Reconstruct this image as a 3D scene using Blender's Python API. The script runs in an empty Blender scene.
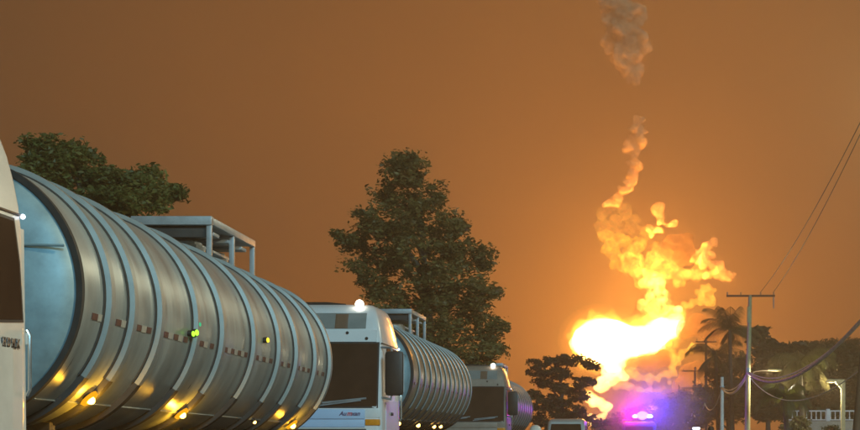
import bpy, bmesh, math, random
import numpy as np
from mathutils import Vector, Matrix, noise

random.seed(7)
rng = np.random.default_rng(7)
PI = math.pi
scn = bpy.context.scene
COL = scn.collection

# ------------------------------------------------------------------ camera
EYE = 1.35                      # camera height
FPX, VX, VY = 1620.0, 650.0, 438.0   # focal length and principal point, in pixels of an 860 px wide frame
cam = bpy.data.cameras.new('camera')
cam.sensor_width = 36.0
cam.lens = 36.0 * FPX / 860.0
cam.shift_x = (430.0 - VX) / 860.0
cam.shift_y = (VY - 215.0) / 860.0
cam.clip_start = 0.1
cam.clip_end = 5000.0
camo = bpy.data.objects.new('camera', cam)
COL.objects.link(camo)
camo.location = (0, 0, EYE)
camo.rotation_euler = (PI / 2, 0, 0)
scn.camera = camo

# ------------------------------------------------------------------ night sky under lit smoke
world = bpy.data.worlds.new('World')
scn.world = world
world.use_nodes = True
wn = world.node_tree
for n in list(wn.nodes):
    wn.nodes.remove(n)
w_out = wn.nodes.new('ShaderNodeOutputWorld')
w_bg = wn.nodes.new('ShaderNodeBackground')
w_tc = wn.nodes.new('ShaderNodeTexCoord')
w_dot = wn.nodes.new('ShaderNodeVectorMath'); w_dot.operation = 'DOT_PRODUCT'
w_dot.inputs[1].default_value = Vector((0.03, 1.0, 0.04)).normalized()
w_noise = wn.nodes.new('ShaderNodeTexNoise')
w_noise.inputs['Scale'].default_value = 3.2
w_noise.inputs['Detail'].default_value = 6.0
w_add = wn.nodes.new('ShaderNodeMath'); w_add.operation = 'MULTIPLY_ADD'
w_add.inputs[1].default_value = 0.07
w_ramp = wn.nodes.new('ShaderNodeValToRGB')
w_ramp.color_ramp.elements[0].position = 0.0
w_ramp.color_ramp.elements[0].color = (0.040, 0.017, 0.008, 1)
w_ramp.color_ramp.elements[1].position = 1.0
w_ramp.color_ramp.elements[1].color = (0.27, 0.102, 0.024, 1)
e = w_ramp.color_ramp.elements.new(0.90); e.color = (0.085, 0.040, 0.016, 1)
wn.links.new(w_tc.outputs['Generated'], w_dot.inputs[0])
wn.links.new(w_tc.outputs['Generated'], w_noise.inputs['Vector'])
wn.links.new(w_noise.outputs['Fac'], w_add.inputs[0])
wn.links.new(w_dot.outputs['Value'], w_add.inputs[2])
wn.links.new(w_add.outputs[0], w_ramp.inputs['Fac'])
wn.links.new(w_ramp.outputs['Color'], w_bg.inputs['Color'])
w_bg.inputs['Strength'].default_value = 0.92
wn.links.new(w_bg.outputs[0], w_out.inputs['Surface'])

# cool light from behind and left of the camera
sun = bpy.data.lights.new('sun', 'SUN')
sun.energy = 2.3
sun.angle = math.radians(8)
sun.color = (0.36, 0.78, 1.0)
suno = bpy.data.objects.new('sun', sun)
COL.objects.link(suno)
suno.rotation_euler = Vector((-0.40, 0.84, -0.36)).to_track_quat('-Z', 'Y').to_euler()

scn.view_settings.view_transform = 'Standard'
scn.view_settings.look = 'None'
scn.view_settings.exposure = 0.0
scn.view_settings.gamma = 1.0
scn.view_settings.use_curve_mapping = False
cy = scn.cycles
cy.use_denoising = True
cy.max_bounces = 6
cy.diffuse_bounces = 2
cy.glossy_bounces = 3
cy.volume_bounces = 1
cy.transparent_max_bounces = 48
cy.sample_clamp_indirect = 4.0
cy.volume_step_rate = 0.6
cy.volume_max_steps = 256


# ------------------------------------------------------------------ helpers
def P(px, py, D):
    """the point at distance D along the road that the photograph shows at px, py"""
    return Vector(((px - VX) * D / FPX, D, EYE + (VY - py) * D / FPX))


def tag(o, label=None, cat=None, group=None, kind=None):
    if label: o['label'] = label
    if cat: o['category'] = cat
    if group: o['group'] = group
    if kind: o['kind'] = kind
    return o


def empty(name, loc=(0, 0, 0), rz=0.0):
    o = bpy.data.objects.new(name, None)
    COL.objects.link(o)
    o.location = loc
    o.rotation_euler = (0, 0, rz)
    return o


def link(name, me, mat=None, parent=None, loc=None):
    o = bpy.data.objects.new(name, me)
    COL.objects.link(o)
    if mat is not None and not me.materials:
        me.materials.append(mat)
    if parent is not None:
        o.parent = parent
    if loc is not None:
        o.location = loc
    return o


class MB:
    def __init__(s):
        s.v, s.f = [], []

    def add(s, v, f):
        o = len(s.v)
        s.v += [tuple(p) for p in v]
        s.f += [tuple(i + o for i in q) for q in f]
        return s

    def box(s, c, size, bev=0.0, rot=None):
        c = Vector(c)
        hx, hy, hz = size[0] / 2, size[1] / 2, size[2] / 2
        b = min(bev, hx * .9, hy * .9, hz * .9)
        V = []
        if b <= 0:
            for x in (-hx, hx):
                for y in (-hy, hy):
                    for z in (-hz, hz):
                        V.append(Vector((x, y, z)))
            F = [(0, 1, 3, 2), (4, 6, 7, 5), (0, 4, 5, 1), (2, 3, 7, 6), (0, 2, 6, 4), (1, 5, 7, 3)]
        else:
            bm = bmesh.new()
            bmesh.ops.create_cube(bm, size=1.0)
            for v in bm.verts:
                v.co = Vector((v.co.x * 2 * hx, v.co.y * 2 * hy, v.co.z * 2 * hz))
            bmesh.ops.bevel(bm, geom=bm.edges[:], offset=b, segments=2, profile=0.6, affect='EDGES')
            bm.verts.index_update()
            V = [v.co.copy() for v in bm.verts]
            F = [tuple(v.index for v in f.verts) for f in bm.faces]
            bm.free()
        if rot is not None:
            V = [rot @ v for v in V]
        return s.add([v + c for v in V], F)

    def tube(s, pts, radii, n=8, cap=True):
        pts = [Vector(p) for p in pts]
        if not hasattr(radii, '__len__'):
            radii = [radii] * len(pts)
        V, F = [], []
        up = None
        for i, p in enumerate(pts):
            t = (pts[min(i + 1, len(pts) - 1)] - pts[max(i - 1, 0)]).normalized()
            if up is None:
                up = t.orthogonal().normalized()
            else:
                up = (up - t * up.dot(t))
                up = up.normalized() if up.length > 1e-6 else t.orthogonal().normalized()
            w = t.cross(up)
            for k in range(n):
                a = 2 * PI * k / n
                V.append(p + (up * math.cos(a) + w * math.sin(a)) * radii[i])
        for i in range(len(pts) - 1):
            for k in range(n):
                F.append((i * n + k, i * n + (k + 1) % n, (i + 1) * n + (k + 1) % n, (i + 1) * n + k))
        if cap:
            F.append(tuple(range(n - 1, -1, -1)))
            F.append(tuple((len(pts) - 1) * n + k for k in range(n)))
        return s.add(V, F)

    def lathe(s, prof, n=64, a0=0.0, a1=2 * PI, closed=False):
        """revolve (y, r) about the Y axis between the angles a0 and a1 (0 = +X, pi/2 = up)"""
        full = abs(a1 - a0 - 2 * PI) < 1e-6
        m = n if full else n + 1
        V, F = [], []
        for k in range(m):
            a = a0 + (a1 - a0) * k / n
            for (y, r) in prof:
                V.append((r * math.cos(a), y, r * math.sin(a)))
        q = len(prof)
        for k in range(n):
            kk = (k + 1) % m
            for j in range(q - 1 + (1 if closed else 0)):
                jj = (j + 1) % q
                F.append((k * q + j, k * q + jj, kk * q + jj, kk * q + j))
        if closed and not full:
            F.append(tuple(range(q - 1, -1, -1)))
            F.append(tuple((m - 1) * q + j for j in range(q)))
        return s.add(V, F)

    def loft(s, rings, caps=True):
        n = len(rings[0])
        V = [p for r in rings for p in r]
        F = []
        for i in range(len(rings) - 1):
            for k in range(n):
                F.append((i * n + k, i * n + (k + 1) % n, (i + 1) * n + (k + 1) % n, (i + 1) * n + k))
        if caps:
            F.append(tuple(range(n - 1, -1, -1)))
            F.append(tuple((len(rings) - 1) * n + k for k in range(n)))
        return s.add(V, F)

    def prism(s, loop, offset):
        """a flat loop of points made into a plate of the given thickness vector"""
        a = [Vector(p) for p in loop]
        off = Vector(offset)
        return s.loft([a, [p + off for p in a]])

    def sphere(s, c, r, nu=14, nv=8):
        c = Vector(c)
        rr = r if hasattr(r, '__len__') else (r, r, r)
        V = [c + Vector((0, 0, -rr[2]))]
        F = []
        for j in range(1, nv):
            t = -PI / 2 + PI * j / nv
            for k in range(nu):
                a = 2 * PI * k / nu
                V.append(c + Vector((rr[0] * math.cos(t) * math.cos(a), rr[1] * math.cos(t) * math.sin(a), rr[2] * math.sin(t))))
        V.append(c + Vector((0, 0, rr[2])))
        for k in range(nu):
            F.append((0, 1 + (k + 1) % nu, 1 + k))
            for j in range(nv - 2):
                b = 1 + j * nu
                F.append((b + k, b + (k + 1) % nu, b + nu + (k + 1) % nu, b + nu + k))
            b = 1 + (nv - 2) * nu
            F.append((b + k, b + (k + 1) % nu, len(V) - 1))
        return s.add(V, F)

    def mesh(s, name, smooth=35):
        me = bpy.data.meshes.new(name)
        me.from_pydata(s.v, [], s.f)
        bm = bmesh.new(); bm.from_mesh(me)
        bmesh.ops.recalc_face_normals(bm, faces=bm.faces[:])
        bm.to_mesh(me); bm.free()
        if smooth:
            me.shade_smooth()
            me.set_sharp_from_angle(angle=math.radians(smooth))
        me.update()
        return me

    def build(s, name, mat, parent=None, smooth=35, loc=None):
        return link(name, s.mesh(name, smooth), mat, parent, loc)


def quads_mesh(name, verts, nper=4):
    """many loose small faces of nper corners each, from an (n*nper, 3) array"""
    nf = len(verts) // nper
    me = bpy.data.meshes.new(name)
    me.vertices.add(len(verts))
    me.vertices.foreach_set('co', np.asarray(verts, dtype=np.float32).ravel())
    me.loops.add(nf * nper)
    me.loops.foreach_set('vertex_index', np.arange(nf * nper, dtype=np.int32))
    me.polygons.add(nf)
    me.polygons.foreach_set('loop_start', np.arange(0, nf * nper, nper, dtype=np.int32))
    me.update(calc_edges=True)
    me.validate()
    return me


# ------------------------------------------------------------------ materials
MATS = {}


def mat(name, base, rough=0.5, metal=0.0, var=0.0, scale=4.0, bump=0.0, stretch=None, spec=0.5, trans=None, coat=0.0, rvar=0.0):
    m = bpy.data.materials.new(name)
    m.use_nodes = True
    nt = m.node_tree
    b = nt.nodes['Principled BSDF']
    b.inputs['Base Color'].default_value = (*base, 1)
    b.inputs['Roughness'].default_value = rough
    b.inputs['Metallic'].default_value = metal
    b.inputs['Specular IOR Level'].default_value = spec
    b.inputs['Coat Weight'].default_value = coat
    if var or bump or rvar:
        tc = nt.nodes.new('ShaderNodeTexCoord')
        mp = nt.nodes.new('ShaderNodeMapping')
        if stretch: mp.inputs['Scale'].default_value = stretch
        nz = nt.nodes.new('ShaderNodeTexNoise')
        nz.inputs['Scale'].default_value = scale
        nz.inputs['Detail'].default_value = 7
        nz.inputs['Roughness'].default_value = 0.62
        nt.links.new(tc.outputs['Object'], mp.inputs['Vector'])
        nt.links.new(mp.outputs['Vector'], nz.inputs['Vector'])
        if var:
            r = nt.nodes.new('ShaderNodeValToRGB')
            r.color_ramp.elements[0].position = 0.3
            r.color_ramp.elements[1].position = 0.72
            lo = [max(0, c * (1 - var)) for c in base]
            hi = [min(1, c * (1 + var)) for c in base]
            r.color_ramp.elements[0].color = (*lo, 1)
            r.color_ramp.elements[1].color = (*hi, 1)
            nt.links.new(nz.outputs['Fac'], r.inputs['Fac'])
            nt.links.new(r.outputs['Color'], b.inputs['Base Color'])
        if rvar:
            mr = nt.nodes.new('ShaderNodeMapRange')
            mr.inputs['From Min'].default_value = 0.3; mr.inputs['From Max'].default_value = 0.7
            mr.inputs['To Min'].default_value = max(0.02, rough - rvar); mr.inputs['To Max'].default_value = min(1, rough + rvar)
            nt.links.new(nz.outputs['Fac'], mr.inputs['Value'])
            nt.links.new(mr.outputs['Result'], b.inputs['Roughness'])
        if bump:
            bp = nt.nodes.new('ShaderNodeBump')
            bp.inputs['Strength'].default_value = bump
            bp.inputs['Distance'].default_value = 0.02
            nt.links.new(nz.outputs['Fac'], bp.inputs['Height'])
            nt.links.new(bp.outputs['Normal'], b.inputs['Normal'])
    if trans:
        tr = nt.nodes.new('ShaderNodeBsdfTranslucent')
        tr.inputs['Color'].default_value = (*trans, 1)
        mx = nt.nodes.new('ShaderNodeMixShader')
        mx.inputs[0].default_value = 0.3
        nt.links.new(b.outputs[0], mx.inputs[1])
        nt.links.new(tr.outputs[0], mx.inputs[2])
        nt.links.new(mx.outputs[0], nt.nodes['Material Output'].inputs['Surface'])
    MATS[name] = m
    return m


def emis(name, col, strength):
    m = bpy.data.materials.new(name)
    m.use_nodes = True
    nt = m.node_tree
    for n in list(nt.nodes):
        if n.type == 'BSDF_PRINCIPLED': nt.nodes.remove(n)
    em = nt.nodes.new('ShaderNodeEmission')
    em.inputs['Color'].default_value = (*col, 1)
    em.inputs['Strength'].default_value = strength
    nt.links.new(em.outputs[0], nt.nodes['Material Output'].inputs['Surface'])
    MATS[name] = m
    return m


M_ALU = mat('brushed_aluminium', (0.36, 0.405, 0.395), 0.38, 0.45, var=0.30, scale=1.6, stretch=(.7, 2.6, 0.4), bump=0.16, rvar=0.12)
M_ALUB = mat('warm_lit_aluminium', (0.33, 0.30, 0.22), 0.42, 0.5, var=0.34, scale=1.9, stretch=(.7, 2.6, 0.4), bump=0.16, rvar=0.12)  # streaked aluminium, browned for the warmer light on the farther tanks
M_BAND = mat('band_metal', (0.28, 0.31, 0.30), 0.45, 0.35, var=0.15, scale=3)
M_STRIP = mat('dark_strip', (0.035, 0.033, 0.03), 0.7, 0.0, var=0.3, scale=6)  # near-black of end rims and lower bands, and of painted shade strips
M_HEAD = mat('tank_head_metal', (0.22, 0.33, 0.365), 0.5, 0.25, var=0.28, scale=3.0, bump=0.04)
M_RAIL = mat('rail_galvanised', (0.36, 0.40, 0.42), 0.45, 0.4, var=0.2, scale=6)
M_WHITE = mat('cab_paint_white', (0.72, 0.74, 0.74), 0.32, 0.0, var=0.06, scale=2.0, coat=0.3)
M_CABW = mat('cab_paint_old', (0.55, 0.56, 0.53), 0.38, 0.0, var=0.12, scale=2.5, coat=0.2)
M_CABDIM = mat('cab_paint_dimmed', (0.30, 0.24, 0.19), 0.42, 0.0, var=0.15, scale=2.5, coat=0.1)  # paint browned and darkened for the cool light missing at the far cab
M_PANEL = mat('panel_pale_blue', (0.42, 0.58, 0.80), 0.4, 0.0, var=0.05, scale=3, coat=0.3)
M_FAIR = mat('fairing_smoked', (0.24, 0.26, 0.25), 0.25, 0.0, var=0.15, scale=2)
M_BROWN = mat('reflection_brown', (0.17, 0.10, 0.06), 0.5, 0.0, var=0.15, scale=3)  # colour of a reflection in the fairing
M_GLASS = mat('dark_glass', (0.05, 0.026, 0.016), 0.22, 0.0, spec=0.3, var=0.3, scale=1.5)
M_GLASSD = mat('side_glass', (0.03, 0.017, 0.011), 0.09, 0.0, spec=0.12, var=0.3, scale=1.5)
M_BLACK = mat('black_plastic', (0.02, 0.018, 0.016), 0.5, var=0.3, scale=8)
M_TYRE = mat('tyre_rubber', (0.018, 0.017, 0.016), 0.85, var=0.3, scale=8, bump=0.3)
M_RIM = mat('wheel_rim', (0.45, 0.45, 0.43), 0.4, 0.6, var=0.2, scale=6)
M_STEEL = mat('chassis_steel', (0.05, 0.045, 0.04), 0.6, 0.3, var=0.3, scale=5)
M_AMBLENS = mat('amber_lens', (0.75, 0.28, 0.02), 0.25, var=0.2, scale=14)
M_CLEAR = mat('headlamp_lens', (0.5, 0.52, 0.55), 0.12, 0.2, var=0.15, scale=9)
M_CHROME = mat('chrome', (0.7, 0.7, 0.68), 0.18, 0.9, var=0.05, scale=5)
M_TAPER = mat('tape_red', (0.12, 0.05, 0.035), 0.5, var=0.2, scale=20)
M_TAPEW = mat('tape_silver', (0.40, 0.38, 0.32), 0.4, var=0.2, scale=20)
M_INK = mat('lettering_purple', (0.07, 0.04, 0.13), 0.5, var=0.1, scale=10)
M_INKR = mat('lettering_red', (0.55, 0.05, 0.07), 0.5, var=0.1, scale=10)
M_LEAF = mat('leaf_green', (0.21, 0.155, 0.042), 0.55, var=0.55, scale=0.9, trans=(0.08, 0.12, 0.02))
M_LEAFG = mat('leaf_bright', (0.18, 0.165, 0.036), 0.55, var=0.6, scale=0.9, trans=(0.14, 0.15, 0.03))
M_LEAFD = mat('leaf_dark', (0.075, 0.075, 0.026), 0.6, var=0.5, scale=0.7, trans=(0.06, 0.07, 0.015))
M_PALM = mat('palm_leaf', (0.17, 0.14, 0.045), 0.5, var=0.4, scale=1.2, trans=(0.1, 0.12, 0.02))
M_BARK = mat('bark', (0.10, 0.075, 0.05), 0.9, var=0.4, scale=6, bump=0.6, stretch=(1, 1, 0.3))
M_CONC = mat('pole_concrete', (0.52, 0.44, 0.22), 0.75, var=0.18, scale=3)
M_WOODP = mat('pole_wood', (0.10, 0.07, 0.045), 0.9, var=0.35, scale=5, stretch=(1, 1, 0.15), bump=0.4)
M_WIRE = mat('cable_black', (0.03, 0.025, 0.02), 0.5, var=0.2, scale=3)
M_CABLE = mat('cable_pale', (0.88, 0.82, 0.74), 0.55, var=0.2, scale=2)
M_WALL = mat('wall_plaster', (0.38, 0.33, 0.26), 0.85, var=0.2, scale=1.2, bump=0.2)
M_FENCE = mat('railing_white', (0.70, 0.68, 0.66), 0.5, var=0.1, scale=4)
M_ASPH = mat('asphalt', (0.05, 0.048, 0.046), 0.85, var=0.35, scale=3, bump=0.3, rvar=0.1)
M_EARTH = mat('earth', (0.09, 0.07, 0.04), 0.95, var=0.4, scale=0.6, bump=0.4)
M_PAVE = mat('pavement_concrete', (0.28, 0.26, 0.23), 0.85, var=0.2, scale=1.5, bump=0.2)
M_PAINT = mat('road_paint', (0.7, 0.68, 0.6), 0.7, var=0.2, scale=6)
M_VAN = mat('van_paint', (0.62, 0.60, 0.55), 0.35, var=0.08, scale=3, coat=0.3)
M_VAND = mat('police_paint', (0.10, 0.11, 0.14), 0.35, var=0.1, scale=3, coat=0.3)
M_SKIN = mat('skin', (0.35, 0.2, 0.13), 0.6, var=0.1, scale=10)
M_SHIRT = mat('shirt_cloth', (0.10, 0.10, 0.12), 0.9, var=0.3, scale=8)
M_TROUS = mat('trouser_cloth', (0.03, 0.035, 0.05), 0.9, var=0.3, scale=8)
M_HELM = mat('helmet_shell', (0.65, 0.6, 0.52), 0.3, var=0.06, scale=6)
M_HAIR = mat('hair', (0.02, 0.013, 0.01), 0.7, var=0.3, scale=20)
M_AMBER = emis('amber_lamp_glow', (1.0, 0.50, 0.06), 22.0)
M_AMBLIT = emis('amber_halo_glow', (1.0, 0.40, 0.01), 1.15)  # halo round the amber lamps
M_AMBERD = emis('amber_lamp_dim', (1.0, 0.55, 0.12), 9.0)
M_WLAMP = emis('white_lamp_glow', (1.0, 0.90, 0.74), 9.0)
M_GREEN = emis('green_glint_glow', (0.35, 0.9, 0.04), 2.2)  # this and the next two: retro-reflector glints made to glow
M_GREENC = emis('green_cyan_glint_glow', (0.05, 0.55, 0.25), 1.0)
M_YELL = emis('yellow_glint_glow', (0.95, 0.80, 0.05), 1.6)
M_STREET = emis('street_lamp_glow', (1.0, 0.72, 0.22), 0.6)
M_BLUEL = emis('blue_beacon_glow', (0.10, 0.10, 1.0), 60.0)
M_REDL = emis('red_beacon_glow', (1.0, 0.05, 0.45), 50.0)
M_WHITEL = emis('white_beacon_glow', (0.55, 0.25, 1.0), 5.0)
M_LEDW = emis('white_led_glow', (0.8, 0.85, 1.0), 4.0)


def point_light(name, loc, energy, color, radius=0.1, parent=None):
    l = bpy.data.lights.new(name, 'POINT')
    l.energy = energy
    l.color = color
    l.shadow_soft_size = radius
    o = bpy.data.objects.new(name, l)
    COL.objects.link(o)
    o.location = loc
    if parent is not None: o.parent = parent
    return o


def text_mesh(name, body, size, m, parent, loc, rot, shear=0.0, extrude=0.004, bold=0.0, space=1.0):
    cu = bpy.data.curves.new(name, 'FONT')
    cu.body = body
    cu.size = size
    cu.shear = shear
    cu.extrude = extrude
    cu.offset = bold
    cu.space_character = space
    t = bpy.data.objects.new('temporary_text', cu)
    COL.objects.link(t)
    me = bpy.data.meshes.new_from_object(t.evaluated_get(bpy.context.evaluated_depsgraph_get()))
    bpy.data.objects.remove(t)
    bpy.data.curves.remove(cu)
    me.materials.clear()
    o = link(name, me, m, parent, loc)
    o.rotation_euler = rot
    return o


# ------------------------------------------------------------------ ground, road, pavements
def sheet(name, x0, x1, y0, y1, z, m, nx=1, ny=1):
    mb = MB()
    V = [(x0 + (x1 - x0) * i / nx, y0 + (y1 - y0) * j / ny, z) for j in range(ny + 1) for i in range(nx + 1)]
    F = [(j * (nx + 1) + i, j * (nx + 1) + i + 1, (j + 1) * (nx + 1) + i + 1, (j + 1) * (nx + 1) + i) for j in range(ny) for i in range(nx)]
    mb.add(V, F)
    o = mb.build(name, m, smooth=0)
    return tag(o, kind='structure')


sheet('ground', -420, 420, -140, 760, 0.0, M_EARTH, 4, 4)
sheet('road', -8.4, 4.2, -120, 740, 0.004, M_ASPH, 2, 30)
for x0, x1 in ((-11.0, -8.4), (4.2, 7.0)):
    mb = MB()
    mb.box(((x0 + x1) / 2, 310, 0.06), (x1 - x0, 860, 0.13), 0.02)
    tag(mb.build('pavement', M_PAVE), kind='structure')
mk = MB()
for i in range(60):
    y = -60 + i * 9.0
    mk.add([(-0.9, y, 0.008), (-0.78, y, 0.008), (-0.78, y + 3.5, 0.008), (-0.9, y + 3.5, 0.008)], [(0, 1, 2, 3)])
mk.add([(3.85, -120, 0.008), (3.97, -120, 0.008), (3.97, 700, 0.008), (3.85, 700, 0.008)], [(0, 1, 2, 3)])
tag(mk.build('road_marking', M_PAINT, smooth=0), kind='structure')


# ------------------------------------------------------------------ tanker trucks
def rrect(w, y0, y1, z, c, k=5):
    """plan-view rounded rectangle at height z"""
    pts = []
    for (cx_, cy_, a0) in ((w - c, y1 - c, 0), (-w + c, y1 - c, PI / 2), (-w + c, y0 + c, PI), (w - c, y0 + c, 1.5 * PI)):
        for i in range(k + 1):
            a = a0 + (PI / 2) * i / k
            pts.append(Vector((cx_ + c * math.cos(a), cy_ + c * math.sin(a), z)))
    return pts


CABPROF = [  # z, half width, front y, corner radius
    (0.42, 1.20, 0.06, 0.10), (0.60, 1.24, 0.01, 0.12), (1.20, 1.25, 0.0, 0.12), (1.95, 1.25, 0.0, 0.12), (2.40, 1.245, 0.05, 0.12),
    (3.10, 1.225, 0.15, 0.13), (3.28, 1.205, 0.18, 0.13), (3.50, 1.165, 0.23, 0.14), (3.68, 1.12, 0.30, 0.15), (3.82, 1.07, 0.38, 0.16),
    (3.91, 1.02, 0.48, 0.17), (3.975, 0.95, 0.60, 0.18), (4.00, 0.80, 0.80, 0.18)]


def cab_at(z):
    for a, b in zip(CABPROF, CABPROF[1:]):
        if a[0] <= z <= b[0]:
            t = (z - a[0]) / (b[0] - a[0])
            return a[1] + (b[1] - a[1]) * t, a[2] + (b[2] - a[2]) * t
    return CABPROF[-1][1], CABPROF[-1][2]


tyre_me = MB().lathe([(-.15, .30), (-.15, .46), (-.12, .50), (-.05, .505), (.05, .505), (.12, .50), (.15, .46), (.15, .30)], 32, closed=True).mesh('tyre')
rim_mb = MB().lathe([(-.145, .305), (-.13, .27), (-.05, .24), (-.05, .10), (-.12, .09), (-.12, .0)], 24)
rim_mb.lathe([(.145, .305), (.13, .27), (.05, .24), (.05, .0)], 24)
rim_me = rim_mb.mesh('rim')
tyre_me.materials.append(M_TYRE)
rim_me.materials.append(M_RIM)


def wheel(parent, x, y, s=1.0, z=None):
    o = link('tyre', tyre_me, None, parent, (x, y, 0.505 * s if z is None else z))
    o.rotation_euler = (0, 0, PI / 2 if x < 0 else -PI / 2)
    o.scale = (s, s, s)
    link('rim', rim_me, None, o)
    return o


def tanker(label, x, tank_y, length, gap, z0, z1, rings, lamps, rail, cab_paint, letters=None, side_letters=None, tape=True, bh=.062, metal=None):
    """tank_y: distance of the tank's front rim; z0, z1: height of its axis at front and rear"""
    R = 1.25
    cab_len = 2.3
    cab_y = tank_y - gap - cab_len
    root = tag(empty('tanker_truck', (x, cab_y, 0)), label, 'truck', 'tanker trucks queued along the road')
    ty = gap + cab_len                                  # tank front in truck space
    tilt = math.atan2(z1 - z0, length)
    # ---- tank shell
    L = length
    prof = [(0.0, R - .004)] + [(L * i / 24, R) for i in range(25)] + [(L + .10, R * .97), (L + .22, R * .80), (L + .30, R * .5), (L + .33, 0.0)]
    tank = MB().lathe(prof, 96).build('tank', metal or M_ALU, root, 30, (0, ty, z0))
    tank.rotation_euler = (tilt, 0, 0)
    head = [(-.20, 0.0), (-.195, .25), (-.18, .55), (-.14, .85), (-.085, 1.05), (-.02, R - .06), (0.03, R - .03)]
    MB().lathe(head, 96).build('tank_head', M_HEAD, tank)
    MB().lathe([(-.03, R - .045), (-.035, R + .012), (.03, R + .014), (.035, R - .02)], 96, closed=True).build('end_rim', M_STRIP, tank)
    sm = MB()
    sm.tube([(xx, -.205 + .12 * (xx / 1.25) ** 2, .40) for xx in np.linspace(-1.12, 1.12, 17)], .012, 8)
    sm.build('weld_seam', M_HEAD, tank)
    cut = math.radians(-36)
    b_me = MB().lathe([(0, R - .01), (.018, R + bh), (.135, R + bh), (.152, R - .01)], 72, cut, PI - cut, True).mesh('ring_band', 30)
    b_me.materials.append(M_BAND)
    s_me = MB().lathe([(-.004, R - .01), (.014, R + bh - .006), (.139, R + bh - .006), (.156, R - .01)], 40, PI - cut, 2 * PI + cut, True).mesh('band_lower', 30)  # darker lower stretch of each band
    s_me.materials.append(M_STRIP)
    g_me = MB().lathe([(-.045, R - .01), (-.042, R + .014), (-.002, R + .016), (.0, R - .01)], 72, cut, PI - cut, True).mesh('band_shade_line', 30)  # black strip painting the shadow line along each band's front edge
    g_me.materials.append(M_STRIP)
    for yb in rings:
        link('ring_band', b_me, None, tank, (0, yb - .05, 0))
        link('band_lower', s_me, None, tank, (0, yb - .05, 0))
        link('band_shade_line', g_me, None, tank, (0, yb - .05, 0))
    # ---- reflective tape between the bands
    if tape:
        ta = math.radians(-9.5)
        c, s = math.cos(ta), math.sin(ta)
        rot = Matrix(((c, 0, -s), (0, 1, 0), (s, 0, c)))
        t_red = MB().box((0, 0, 0), (.010, .15, .062), .0, rot).mesh('reflective_tape', 0); t_red.materials.append(M_TAPER)
        t_wht = MB().box((0, 0, 0), (.008, .155, .070), .0, rot).mesh('reflective_tape', 0); t_wht.materials.append(M_TAPEW)
        ys = [0.0] + list(rings)
        for a, b in zip(ys, ys[1:]):
            free = b - a - .25
            n = max(1, int(free / .31))
            if free < .2: continue
            for i in range(n):
                yy = a + .13 + (free) * (i + .5) / n
                link('reflective_tape', t_red, None, tank, ((R + .003) * c, yy + .04, (R + .003) * s))
                if i < n - 1 or n == 1:
                    link('reflective_tape', t_wht, None, tank, ((R + .003) * c, yy + .04 + .16, (R + .003) * s))
    # ---- side lamps, and reflector glints given a glow
    for (ly, adeg, rad, mm) in lamps:
        a = math.radians(adeg)
        d = Vector((math.cos(a), 0, math.sin(a)))
        q = MB().tube([d * (R - .01) + Vector((0, ly, 0)), d * (R + .05) + Vector((0, ly, 0))], [rad * .9, rad * 1.05], 14).build('lamp_or_glint_base', M_BLACK, tank)
        rs = rad * .8 if mm in (M_AMBER, M_AMBERD) else (rad * .4, rad * 1.5, rad * .85)
        MB().sphere(d * (R + .05 + rad * .3) + Vector((0, ly, 0)), rs).build('side_lamp_or_glint', mm, tank)
        if mm is M_AMBER:
            MB().tube([d * (R + .03) + Vector((0, ly, 0)), d * (R + .06) + Vector((0, ly, 0))], [rad * 1.9, rad * 1.7], 18).build('lamp_lens_or_halo', M_AMBLIT, tank)  # wide glowing disc gives the lamp its halo
            point_light('side_lamp_light', d * (R + .16) + Vector((0, ly, 0)), 21, (1.0, .48, .03), .04, tank)
    # ---- long weld seam and drip rail low on the side
    a = math.radians(-52)
    MB().tube([((R + .004) * math.cos(a), yy, (R + .004) * math.sin(a)) for yy in (0.1, L - .1)], .010, 6).build('weld_seam', M_ALU, tank)
    # ---- hatches and guard rail on the top
    y0, y1, half, top = rail
    rl = MB()
    for sx in (-1, 1):
        rl.box((sx * half, (y0 + y1) / 2, top), (.09, y1 - y0, .10), .015)
    rl.box((0, y0, top), (half * 2 + .09, .10, .12), .015)
    rl.box((0, y1, top), (half * 2 + .06, .06, .07), .015)
    g = rl.build('guard_rail', M_RAIL, tank)
    MB().box((0, (y0 + y1) / 2, top - .03), (half * 2 - .09, y1 - y0 - .1, .02), .004).build('deck_plate', M_RAIL, tank)
    MB().box((0, y0 + .06, top - .13), (half * 2 - .1, .03, .17), .008).build('rail_shade_strip', M_STRIP, tank)  # dark strip for the shade beneath the front rail
    surf = math.sqrt(R * R - half * half)
    for sx in (-1, 1):
        for yy in (y0 + .02, (y0 + y1) / 2, y1 - .02):
            MB().box((sx * half, yy, (surf + top) / 2 - .04), (.07, .07, top - surf + .02), .012).build('rail_post', M_RAIL, tank)
    for yy in np.linspace(y0 + .5, y1 - .4, 3):
        MB().box((0, yy, top - .13), (half * 2 - .06, .30, .05), .012).build('cross_bar', M_RAIL, tank)
    MB().box((0, (y0 + y1) / 2 + .1, R + .12), (half * 1.15, (y1 - y0) * .7, .04), .01).build('walkway_plate', M_RAIL, tank)
    for yy in (y0 + .55, y1 - .65):
        MB().lathe([(0, .0), (0, .27), (.05, .29), (.16, .29), (.16, .25), (.2, .25), (.24, .12), (.24, 0)], 24).build('hatch', M_RAIL, tank).rotation_euler = (PI / 2, 0, 0)
        h = COL.objects[-1] if False else None
    hs = [o for o in tank.children if o.name.startswith('hatch')]
    for o, yy in zip(hs, (y0 + .55, y1 - .65)):
        o.location = (0, yy, R - .02)
    # ---- chassis, axles, wheels
    ch = MB()
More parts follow.
